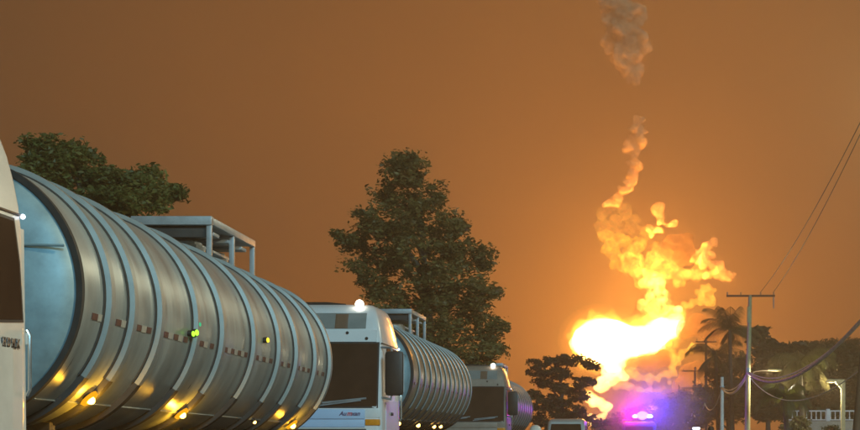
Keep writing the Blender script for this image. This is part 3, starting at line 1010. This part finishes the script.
def van(name, label, cat, px, D, W, H, Ln, paint, hood=.9):
    x = (px - VX) * D / FPX
    root = tag(empty(name, (x, D, 0)), label, cat)
    hw = W / 2
    S = [(0.0, hw * .90, .45, .85, .10), (.12, hw * .97, .35, 1.02, .12), (hood * .6, hw, .32, H * .52, .14), (hood, hw, .32, H * .56, .14),
         (hood + .55, hw * .985, .32, H * .93, .22), (hood + .85, hw * .98, .32, H * .985, .20), (hood + 1.6, hw * .98, .32, H, .18),
         (Ln - .3, hw * .98, .32, H * .99, .18), (Ln, hw * .95, .38, H * .95, .18)]
    MB().loft([vsect(*q) for q in S]).build('body', paint, root, 30)
    f0, f1 = hood - .005, hood + .545
    z0, z1 = H * .56, H * .93
    def fp(t, xx, out):
        return Vector((xx, f0 + (f1 - f0) * t - out, z0 + (z1 - z0) * t + out * .4))
    ws = [fp(.08, -hw * .86, .012), fp(.08, hw * .86, .012), fp(.88, hw * .78, .012), fp(.88, -hw * .78, .012)]
    MB().prism(ws, (0, .03, -.01)).build('windscreen', M_GLASS, root)
    for sx in (-1, 1):
        wy = [(hood + .62, H * .58), (Ln - .5, H * .58), (Ln - .5, H * .86), (hood + .8, H * .86)]
        MB().prism([Vector((sx * (hw * .985 + .002), yy, zz)) for yy, zz in wy], (sx * .012, 0, 0)).build('side_window', M_GLASS, root)
        MB().box((sx * hw * .72, -.01, .72), (.30, .08, .18), .03).build('headlight', M_CLEAR, root)
        MB().box((sx * (hw + .14), hood + .35, H * .60), (.22, .10, .26), .04).build('mirror', M_BLACK, root)
        for yy in (.75, Ln - .75):
            wheel(root, sx * (hw - .12), yy, .66)
        MB().box((sx * hw * .9, Ln - .01, .95), (.14, .05, .36), .02).build('tail_light', M_TAPER, root)
    MB().box((0, -.04, .46), (W * .94, .18, .24), .05).build('bumper', M_BLACK, root)
    MB().box((0, -.02, .72), (W * .45, .06, .16), .02).build('grille', M_BLACK, root)
    return root


van('parked_van', 'pale parked van with dark windscreen beside the farthest tanker', 'van', 564.5, 72.5, 1.72, P(0, 418.5, 74).z, 4.6, M_VAN)
pv = van('emergency_van', 'emergency van with blazing blue and magenta roof beacons', 'van', 639, 88, 1.9, P(0, 421.5, 89).z, 5.0, M_VAND)
zt = P(0, 421.5, 89).z
fr = MB()
for sx in (-1, 1):
    fr.tube([(sx * .92, 1.9, zt - .3), (sx * .92, 1.9, zt + .10)], .03, 8)
fr.tube([(-.92, 1.9, zt + .10), (.92, 1.9, zt + .10)], .03, 8)
fr.build('roof_rack', M_RAIL, pv)
lb = MB().box((.18, 1.9, zt + .16), (1.3, .28, .08), .02).build('light_bar', M_BLACK, pv)
MB().sphere((-.22, 1.85, zt + .30), (.17, .13, .11)).build('beacon_red', M_REDL, lb)
MB().sphere((.58, 1.85, zt + .30), (.17, .13, .11)).build('beacon_blue', M_BLUEL, lb)
MB().sphere((.18, 1.82, zt + .34), (.32, .18, .24)).build('beacon_white', M_WHITEL, lb)
point_light('beacon_light', (-.55, 1.6, zt + .55), 330, (1.0, .0, .42), .12, pv)
point_light('beacon_light', (.75, 1.6, zt + .75), 760, (.05, .02, 1.0), .12, pv)

wv = van('patrol_pickup', 'dark vehicle with a small white roof lamp left of the slim pole', 'pickup', 697, 96, 1.8, 1.80, 4.8, M_VAND)
MB().box((0, 1.7, 1.83), (.7, .2, .08), .02).build('lamp_bar', M_BLACK, wv)
MB().box((0, 1.62, 1.93), (.46, .14, .13), .04).build('white_lamp', M_LEDW, wv)


# ------------------------------------------------------------------ people (heads show at the bottom edge)
def person(label, px, D, h, helmet, shirt):
    x = (px - VX) * D / FPX
    root = tag(empty('person', (x, D, 0)), label, 'person')
    k = h / 1.75
    V, E, Rr = [], [], []
    def vt(p, r):
        V.append(Vector(p) * k); Rr.append((r[0] * k, r[1] * k) if hasattr(r, '__len__') else (r * k, r * k)); return len(V) - 1
    def chain(st, items):
        a = st
        for p, r in items:
            b_ = vt(p, r); E.append((a, b_)); a = b_
        return a
    pel = vt((0, 0, .95), (.15, .11))
    che = chain(pel, [((0, .01, 1.12), (.14, .10)), ((0, .01, 1.32), (.17, .11)), ((0, 0, 1.45), (.12, .09))])
    chain(che, [((0, 0, 1.52), (.058, .06)), ((0, -.01, 1.60), (.07, .085)), ((0, -.01, 1.68), (.072, .09)), ((0, 0, 1.74), (.045, .06))])
    for s in (-1, 1):
        chain(pel, [((s * .10, 0, .86), (.085, .09)), ((s * .11, -.01, .50), .06), ((s * .12, .02, .10), .042), ((s * .13, -.10, .04), (.045, .03)), ((s * .14, -.17, .03), (.04, .025))])
        w = chain(che, [((s * .19, 0, 1.42), .058), ((s * .25, .02, 1.14), .043), ((s * .25, -.10, .92), .032), ((s * .25, -.13, .86), (.018, .038))])
        for q in range(4):
            chain(w, [((s * .252, -.10 - .022 * q, .80), .010), ((s * .246, -.11 - .022 * q, .755 + .006 * abs(q - 1.5)), .009), ((s * .235, -.115 - .022 * q, .725 + .008 * abs(q - 1.5)), .008)])
        chain(w, [((s * .235, -.175, .84), .011), ((s * .23, -.185, .80), .009)])
    me = bpy.data.meshes.new('body')
    me.from_pydata(V, E, [])
    o = bpy.data.objects.new('body', me); COL.objects.link(o)
    sk = o.modifiers.new('skin', 'SKIN'); sk.use_smooth_shade = True
    for i, r in enumerate(Rr):
        me.skin_vertices[0].data[i].radius = r
    me.skin_vertices[0].data[0].use_root = True
    sb = o.modifiers.new('sub', 'SUBSURF'); sb.levels = 2; sb.render_levels = 2
    m2 = bpy.data.meshes.new_from_object(o.evaluated_get(bpy.context.evaluated_depsgraph_get()))
    bpy.data.objects.remove(o)
    m2.materials.clear()
    for mm in (M_SKIN, shirt, M_TROUS, M_BLACK): m2.materials.append(mm)
    for p in m2.polygons:
        z = p.center.z / k; ax = abs(p.center.x / k)
        p.material_index = 3 if z < .09 else 2 if z < .98 and ax < .2 else 1 if z < 1.49 and not (ax > .2 and z < 1.0) else 0
    body = link('body', m2, None, root)
    hd = MB()
    hd.sphere((0, -.035, 1.66), (.012, .02, .02), 8, 6)
    if helmet:
        he = MB()
        he.lathe([(-.02, .175), (0, .16), (.03, .142), (.08, .128), (.12, .095), (.145, .05), (.15, 0)], 24)
        he.lathe([(-.02, .175), (-.022, .14), (.0, .135)], 24)
        h_ = he.build('helmet', M_HELM, root, 35, (0, 0, 1.635 * k)); h_.rotation_euler = (PI / 2, 0, 0); h_.scale = (k, k, k)
        MB().tube([(-.10 * k, 0, 1.60 * k), (0, -.06 * k, 1.53 * k), (.10 * k, 0, 1.60 * k)], .008, 6).build('chin_strap', M_BLACK, root)
    else:
        MB().sphere((0, .012 * k, 1.69 * k), (.092 * k, .108 * k, .095 * k)).build('hair', M_HAIR, root)
    for s in (-1, 1):
        MB().sphere((s * .082 * k, .0, 1.64 * k), (.012, .022, .034), 8, 6).build('ear', M_SKIN, root)
    root.rotation_euler = (0, 0, PI)
    return root


person('person in a pale helmet between the tankers and the parked van', 535.5, 35.0, 1.60, True, M_SHIRT)
person('bare-headed dark-haired person standing left of the slim pole', 711, 46.0, 1.66, False, M_SHIRT)


# ------------------------------------------------------------------ fire and smoke
FD = 300.0


def billow(name, blobs, voxel, amp, freq, seed, depth=1.0):
    """union of ellipsoids given in picture positions at the fire's distance, with a billowing surface"""
    mb = MB()
    k = FD / FPX
    rr = random.Random(seed)
    for (px, py, rx, ry) in blobs:
        c = P(px, py, FD)
        c.y += rr.uniform(-1, 1) * min(rx, ry) * k * .7 * depth
        mb.sphere(c, (rx * k, (rx + ry) / 2 * k * depth, ry * k), 20, 12)
    me = mb.mesh(name, 0)
    o = bpy.data.objects.new('temporary_billow', me); COL.objects.link(o)
    md = o.modifiers.new('r', 'REMESH'); md.mode = 'VOXEL'; md.voxel_size = voxel; md.use_smooth_shade = True
    m2 = bpy.data.meshes.new_from_object(o.evaluated_get(bpy.context.evaluated_depsgraph_get()))
    bpy.data.objects.remove(o)
    n = len(m2.vertices)
    off = Vector((seed * 7.3, seed * 3.1, seed * 5.7))
    co = [v.co.copy() for v in m2.vertices]
    nr = [v.normal.copy() for v in m2.vertices]
    out = np.empty((n, 3), dtype=np.float32)
    for i in range(n):
        p = co[i]
        q = p * freq + off
        w = noise.noise_vector(q * .6) * .55
        q2 = q + w
        d = abs(noise.noise(q2)) + .5 * abs(noise.noise(q2 * 2.1)) + .22 * abs(noise.noise(q2 * 4.3)) + .08 * abs(noise.noise(q2 * 8.9))
        p = p + nr[i] * ((d - .34) * amp) + w * amp * .5
        out[i] = p
    m2.vertices.foreach_set('co', out.ravel())
    m2.update()
    o = bpy.data.objects.new('temporary_billow', m2); COL.objects.link(o)      # close the folds again
    md = o.modifiers.new('r', 'REMESH'); md.mode = 'VOXEL'; md.voxel_size = voxel * .8; md.use_smooth_shade = True
    m3 = bpy.data.meshes.new_from_object(o.evaluated_get(bpy.context.evaluated_depsgraph_get()))
    bpy.data.objects.remove(o)
    m3.materials.clear()
    m3.shade_smooth()
    m3.name = name
    return m3


def torn(nt, tc, mx, surf, scale):
    """ragged, see-through gaps in a surface"""
    mp = nt.nodes.new('ShaderNodeMapping'); mp.inputs['Location'].default_value = (13.7, 5.1, 9.2)
    nz = nt.nodes.new('ShaderNodeTexNoise')
    nz.inputs['Scale'].default_value = scale; nz.inputs['Detail'].default_value = 6; nz.inputs['Distortion'].default_value = .6
    mr = nt.nodes.new('ShaderNodeMapRange')
    mr.inputs['From Min'].default_value = .36; mr.inputs['From Max'].default_value = .58
    mr.inputs['To Min'].default_value = 0.0; mr.inputs['To Max'].default_value = surf
    nt.links.new(tc.outputs['Object'], mp.inputs['Vector'])
    nt.links.new(mp.outputs['Vector'], nz.inputs['Vector'])
    nt.links.new(nz.outputs['Fac'], mr.inputs['Value'])
    nt.links.new(mr.outputs['Result'], mx.inputs[0])


def wispy(nt, sock, lo, hi, scale):
    """turbulent variation inside a volume"""
    tc = nt.nodes.new('ShaderNodeTexCoord')
    nz = nt.nodes.new('ShaderNodeTexNoise')
    nz.inputs['Scale'].default_value = scale; nz.inputs['Detail'].default_value = 5
    nz.inputs['Roughness'].default_value = .6; nz.inputs['Distortion'].default_value = 1.2
    mr = nt.nodes.new('ShaderNodeMapRange'); mr.interpolation_type = 'SMOOTHSTEP'
    mr.inputs['From Min'].default_value = .38; mr.inputs['From Max'].default_value = .68
    mr.inputs['To Min'].default_value = lo; mr.inputs['To Max'].default_value = hi
    nt.links.new(tc.outputs['Object'], nz.inputs['Vector'])
    nt.links.new(nz.outputs['Fac'], mr.inputs['Value'])
    nt.links.new(mr.outputs['Result'], sock)


def flame_mat(name, col, strength, surf=.02, scale=.35, lo=(.9, .22, .02), hi=(1, .6, .08), gain=1.0, wisp=0.0):
    m = bpy.data.materials.new(name)
    m.use_nodes = True
    nt = m.node_tree
    for n in list(nt.nodes):
        if n.type == 'BSDF_PRINCIPLED': nt.nodes.remove(n)
    out = nt.nodes['Material Output']
    ev = nt.nodes.new('ShaderNodeEmission')
    ev.inputs['Color'].default_value = (*col, 1)
    ev.inputs['Strength'].default_value = strength
    nt.links.new(ev.outputs[0], out.inputs['Volume'])
    if wisp:
        wispy(nt, ev.inputs['Strength'], strength * .03, strength * 2.3, wisp)
    tr = nt.nodes.new('ShaderNodeBsdfTransparent')
    es = nt.nodes.new('ShaderNodeEmission')
    tc = nt.nodes.new('ShaderNodeTexCoord')
    nz = nt.nodes.new('ShaderNodeTexNoise')
    nz.inputs['Scale'].default_value = scale; nz.inputs['Detail'].default_value = 5
    rp = nt.nodes.new('ShaderNodeValToRGB')
    rp.color_ramp.elements[0].position = .41; rp.color_ramp.elements[0].color = (*lo, 1)
    rp.color_ramp.elements[1].position = .60; rp.color_ramp.elements[1].color = (*hi, 1)
    nt.links.new(tc.outputs['Object'], nz.inputs['Vector'])
    nt.links.new(nz.outputs['Fac'], rp.inputs['Fac'])
    nt.links.new(rp.outputs['Color'], es.inputs['Color'])
    es.inputs['Strength'].default_value = gain
    mx = nt.nodes.new('ShaderNodeMixShader')
    torn(nt, tc, mx, surf, scale * .8)
    nt.links.new(tr.outputs[0], mx.inputs[1]); nt.links.new(es.outputs[0], mx.inputs[2])
    nt.links.new(mx.outputs[0], out.inputs['Surface'])
    return m


def smoke_mat(name, col, dens, surf, scol, aniso=0.0):
    m = bpy.data.materials.new(name)
    m.use_nodes = True
    nt = m.node_tree
    for n in list(nt.nodes):
        if n.type == 'BSDF_PRINCIPLED': nt.nodes.remove(n)
    out = nt.nodes['Material Output']
    pvn = nt.nodes.new('ShaderNodeVolumePrincipled')
    pvn.inputs['Color'].default_value = (*col, 1)
    pvn.inputs['Density'].default_value = dens
    pvn.inputs['Anisotropy'].default_value = aniso
    nt.links.new(pvn.outputs[0], out.inputs['Volume'])
    wispy(nt, pvn.inputs['Density'], dens * .25, dens * 2.0, .4)
    tr = nt.nodes.new('ShaderNodeBsdfTransparent')
    df = nt.nodes.new('ShaderNodeBsdfDiffuse')
    df.inputs['Color'].default_value = (*scol, 1)
    mx = nt.nodes.new('ShaderNodeMixShader')
    torn(nt, nt.nodes.new('ShaderNodeTexCoord'), mx, surf, .5)
    nt.links.new(tr.outputs[0], mx.inputs[1]); nt.links.new(df.outputs[0], mx.inputs[2])
    nt.links.new(mx.outputs[0], out.inputs['Surface'])
    return m


F_CORE = flame_mat('fire_core', (1.0, .55, .16), 3.0)
F_RIM = flame_mat('fire_rim', (1.0, .44, .05), .50, .10, .5, (.6, .2, .02), (1, .6, .06), 2.0)
F_HALO = flame_mat('fire_halo', (1.0, .42, .045), .026, .0)
F_COL = flame_mat('fire_column', (1.0, .48, .08), 1.3, .10, .6, (.6, .2, .02), (1, .62, .08), 3.0, .4)
F_HOT = flame_mat('fire_hot', (1.0, .42, .045), .62, .24, .7, (.34, .12, .012), (1, .58, .05), 3.0, .6)
F_MID = flame_mat('fire_mid', (1.0, .36, .03), .34, .28, .7, (.26, .09, .012), (1, .50, .035), 2.2, .6)
F_LOW = flame_mat('fire_low', (1.0, .34, .05), .14, .30, .7, (.24, .09, .02), (.85, .36, .05), 1.6, .65)
F_RIB = flame_mat('fire_ribbon', (1.0, .42, .045), .8, .34, .5, (.45, .14, .012), (1, .55, .05), 2.4)
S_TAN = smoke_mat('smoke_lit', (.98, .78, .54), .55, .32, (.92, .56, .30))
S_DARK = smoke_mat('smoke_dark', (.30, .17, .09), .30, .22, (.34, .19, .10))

fire = tag(empty('fireball', (0, 0, 0)), 'huge white and yellow fireball with billowing flames above the road', 'fire')
CORE = [(602, 342, 33, 25), (588, 338, 17, 17), (636, 340, 32, 17), (662, 331, 18, 15), (612, 362, 14, 10), (600, 354, 15, 12), (676, 321, 9, 8)]
link('fire_core', billow('fire_core', [(a, b, c * .95, d * .94) for a, b, c, d in CORE], .55, 1.5, .22, 1), F_CORE, fire)
link('flame_rim', billow('flame_rim', [(a, b, c * 1.02, d * 1.02) for a, b, c, d in CORE] + [(650, 318, 10, 7), (676, 318, 9, 6), (578, 348, 9, 7), (632, 357, 14, 7), (655, 350, 12, 6)], .40, 3.0, .32, 31), F_RIM, fire)
link('flame_halo', billow('flame_halo', [(a, b, c + 4, d + 4) for a, b, c, d in CORE], .8, 1.5, .15, 34), F_HALO, fire)
link('flame_halo', billow('flame_halo', [(a, b, c + 8, d + 8) for a, b, c, d in CORE], .8, 1.5, .15, 32), F_HALO, fire)
link('flame_halo', billow('flame_halo', [(a, b, c + 14, d + 14) for a, b, c, d in CORE], .9, 1.5, .12, 33), F_HALO, fire)
link('flame_column', billow('flame_column', [(657, 320, 14, 9), (659, 309, 10, 8), (655, 299, 10, 9), (658, 288, 9, 9), (654, 279, 12, 7), (664, 297, 6, 8), (648, 306, 6, 6), (668, 312, 8, 6)], .30, 2.2, .5, 2), F_COL, fire)
link('flame_crown', billow('flame_crown', [(650, 272, 15, 7), (668, 268, 15, 7), (638, 263, 11, 7), (688, 275, 16, 5), (704, 277, 10, 4), (627, 256, 9, 7), (660, 259, 10, 5), (645, 283, 8, 5), (674, 279, 9, 4), (634, 270, 6, 4)], .30, 2.6, .36, 3), F_HOT, fire)
link('flame_billow', billow('flame_billow', [(612, 250, 9, 8), (605, 238, 7, 6), (619, 240, 6, 6), (627, 244, 8, 7), (640, 246, 9, 8), (646, 234, 7, 6), (620, 264, 8, 6), (633, 252, 8, 6), (656, 246, 6, 5), (616, 256, 7, 6)], .28, 2.5, .36, 4), F_MID, fire)
link('flame_billow', billow('flame_billow', [(600, 226, 6, 7), (602, 213, 6, 7), (612, 206, 6, 5), (616, 220, 5, 7), (626, 212, 6, 7), (628, 225, 5, 6), (606, 234, 5, 4), (636, 218, 5, 6), (640, 230, 5, 5), (610, 228, 6, 6), (621, 232, 6, 5)], .28, 2.5, .38, 5), F_LOW, fire)
link('flame_tongue', billow('flame_tongue', [(678, 314, 8, 5), (688, 307, 7, 4), (696, 302, 6, 4), (701, 295, 4, 5), (706, 289, 4, 4), (711, 297, 4, 5), (708, 303, 6, 3), (713, 290, 3, 3)], .26, 1.5, .7, 6), F_RIB, fire)
link('flame_ball', billow('flame_ball', [(679, 310, 4.5, 4.5)], .3, .6, .5, 7), F_CORE, fire)
link('flame_ribbon', billow('flame_ribbon', [(630, 373, 7, 4), (640, 377, 6, 3), (649, 380, 6, 3), (657, 379, 5, 3), (665, 374, 5, 3), (672, 368, 5, 4), (677, 361, 5, 5), (682, 354, 5, 3.5), (690, 351, 5, 3), (670, 354, 5, 4), (668, 347, 4, 4)], .26, 1.8, .7, 8), F_RIB, fire)
link('flame_ribbon', billow('flame_ribbon', [(618, 384, 9, 4), (629, 386, 7, 3), (639, 389, 6, 2.2), (648, 391, 6, 2.0), (657, 391, 5, 2), (664, 388, 4, 2), (669, 382, 3, 3)], .26, 1.4, .7, 9), F_RIB, fire)
link('flame_tail', billow('flame_tail', [(614, 372, 11, 7), (622, 378, 9, 5), (606, 380, 10, 5), (600, 388, 8, 5)], .38, 1.6, .4, 10), F_CORE, fire)
link('flame_tail', billow('flame_tail', [(597, 402, 10, 5), (607, 406, 8, 4), (590, 396, 6, 4)], .36, 1.3, .45, 11), F_CORE, fire)
link('flame_tail', billow('flame_tail', [(591, 419, 6, 5), (602, 416, 5, 4), (603, 423, 4, 3)], .33, 1.0, .5, 12), F_CORE, fire)
link('flame_tail', billow('flame_tail', [(580, 384, 4, 3), (571, 387, 3.5, 3), (586, 392, 3, 2.5)], .3, .8, .5, 14), F_HOT, fire)
for (px, py, pw, rad) in ((625, 340, 1.5e5, 8.0), (655, 275, 1.9e5, 5.0), (600, 395, 2.0e4, 3.0), (618, 232, 1.4e4, 3.0)):
    point_light('fire_light', P(px, py, FD), pw, (1.0, .42, .075), rad, fire)

plume = tag(empty('smoke_plume', (0, 0, 0)), 'broken column of tan smoke puffs rising from the fireball', 'smoke')
for i, bl in enumerate([
        [(616, 4, 17, 12), (630, 14, 17, 12), (622, 30, 17, 13), (634, 42, 14, 15), (624, 58, 14, 12), (632, 72, 11, 9), (610, 18, 10, 9), (612, 44, 8, 8)],
        [(637, 122, 6, 6), (638, 131, 7, 7), (636, 141, 6, 5), (630, 149, 7, 5), (637, 152, 5, 5), (635, 162, 5, 6), (633, 171, 5, 5)],
        [(633, 178, 5, 5), (630, 186, 6, 5), (626, 194, 7, 4), (618, 199, 7, 4), (609, 204, 6, 4)],
        [(662, 213, 4, 6), (660, 221, 4, 4), (671, 223, 6, 3.5), (654, 230, 5, 4)],
        [(713, 240, 5, 5), (706, 247, 5, 6), (712, 254, 5, 5), (697, 258, 5, 5), (704, 262, 7, 4), (699, 251, 4, 4)],
        [(716, 268, 5, 6), (722, 274, 6, 5), (710, 274, 5, 4), (730, 276, 5, 3)]]):
    link('smoke_puff', billow('smoke_puff', bl, .32, 2.4, .44, 20 + i), S_TAN, plume)
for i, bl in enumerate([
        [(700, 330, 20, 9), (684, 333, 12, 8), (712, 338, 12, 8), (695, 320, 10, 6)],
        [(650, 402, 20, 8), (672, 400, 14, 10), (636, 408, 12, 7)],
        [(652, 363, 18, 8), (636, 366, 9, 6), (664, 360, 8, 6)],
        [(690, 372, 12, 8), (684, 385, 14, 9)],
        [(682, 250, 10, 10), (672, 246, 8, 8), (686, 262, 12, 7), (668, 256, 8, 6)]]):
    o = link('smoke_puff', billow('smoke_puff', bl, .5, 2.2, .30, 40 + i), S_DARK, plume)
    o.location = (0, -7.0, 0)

# mist added round the emergency van's beacons for their glare halo
mist = MB()
mist.sphere((P(646, 408, 89)), (4.2, 3.6, 3.4), 28, 16)
mo = mist.build('beacon_halo_mist', None, None, 60)
mm = bpy.data.materials.new('beacon_halo_mist'); mm.use_nodes = True
nt = mm.node_tree
for n in list(nt.nodes):
    if n.type == 'BSDF_PRINCIPLED': nt.nodes.remove(n)
pvn = nt.nodes.new('ShaderNodeVolumePrincipled')
pvn.inputs['Color'].default_value = (.8, .8, .8, 1)
gt = nt.nodes.new('ShaderNodeTexGradient'); gt.gradient_type = 'SPHERICAL'
mpn = nt.nodes.new('ShaderNodeMapping')
mpn.inputs['Location'].default_value = (-1, -1, -1); mpn.inputs['Scale'].default_value = (2, 2, 2)
tcn = nt.nodes.new('ShaderNodeTexCoord')
pw_ = nt.nodes.new('ShaderNodeMath'); pw_.operation = 'POWER'; pw_.inputs[1].default_value = 1.6
ml_ = nt.nodes.new('ShaderNodeMath'); ml_.operation = 'MULTIPLY'; ml_.inputs[1].default_value = .30
nt.links.new(tcn.outputs['Generated'], mpn.inputs['Vector'])
nt.links.new(mpn.outputs['Vector'], gt.inputs['Vector'])
nt.links.new(gt.outputs['Fac'], pw_.inputs[0])
nt.links.new(pw_.outputs[0], ml_.inputs[0])
nt.links.new(ml_.outputs[0], pvn.inputs['Density'])
nt.links.new(pvn.outputs[0], nt.nodes['Material Output'].inputs['Volume'])
mo.data.materials.append(mm)
tag(mo, kind='stuff')

# ------------------------------------------------------------------ haze
hb = MB().box((0, 310, 54.5), (860, 920, 111)).build('haze', None, None, 0)
hm = bpy.data.materials.new('haze'); hm.use_nodes = True
nt = hm.node_tree
for n in list(nt.nodes):
    if n.type == 'BSDF_PRINCIPLED': nt.nodes.remove(n)
pvn = nt.nodes.new('ShaderNodeVolumePrincipled')
pvn.inputs['Color'].default_value = (.86, .61, .37, 1)
pvn.inputs['Density'].default_value = .0023
pvn.inputs['Anisotropy'].default_value = .35
nt.links.new(pvn.outputs[0], nt.nodes['Material Output'].inputs['Volume'])
hb.data.materials.append(hm)
tag(hb, kind='stuff')
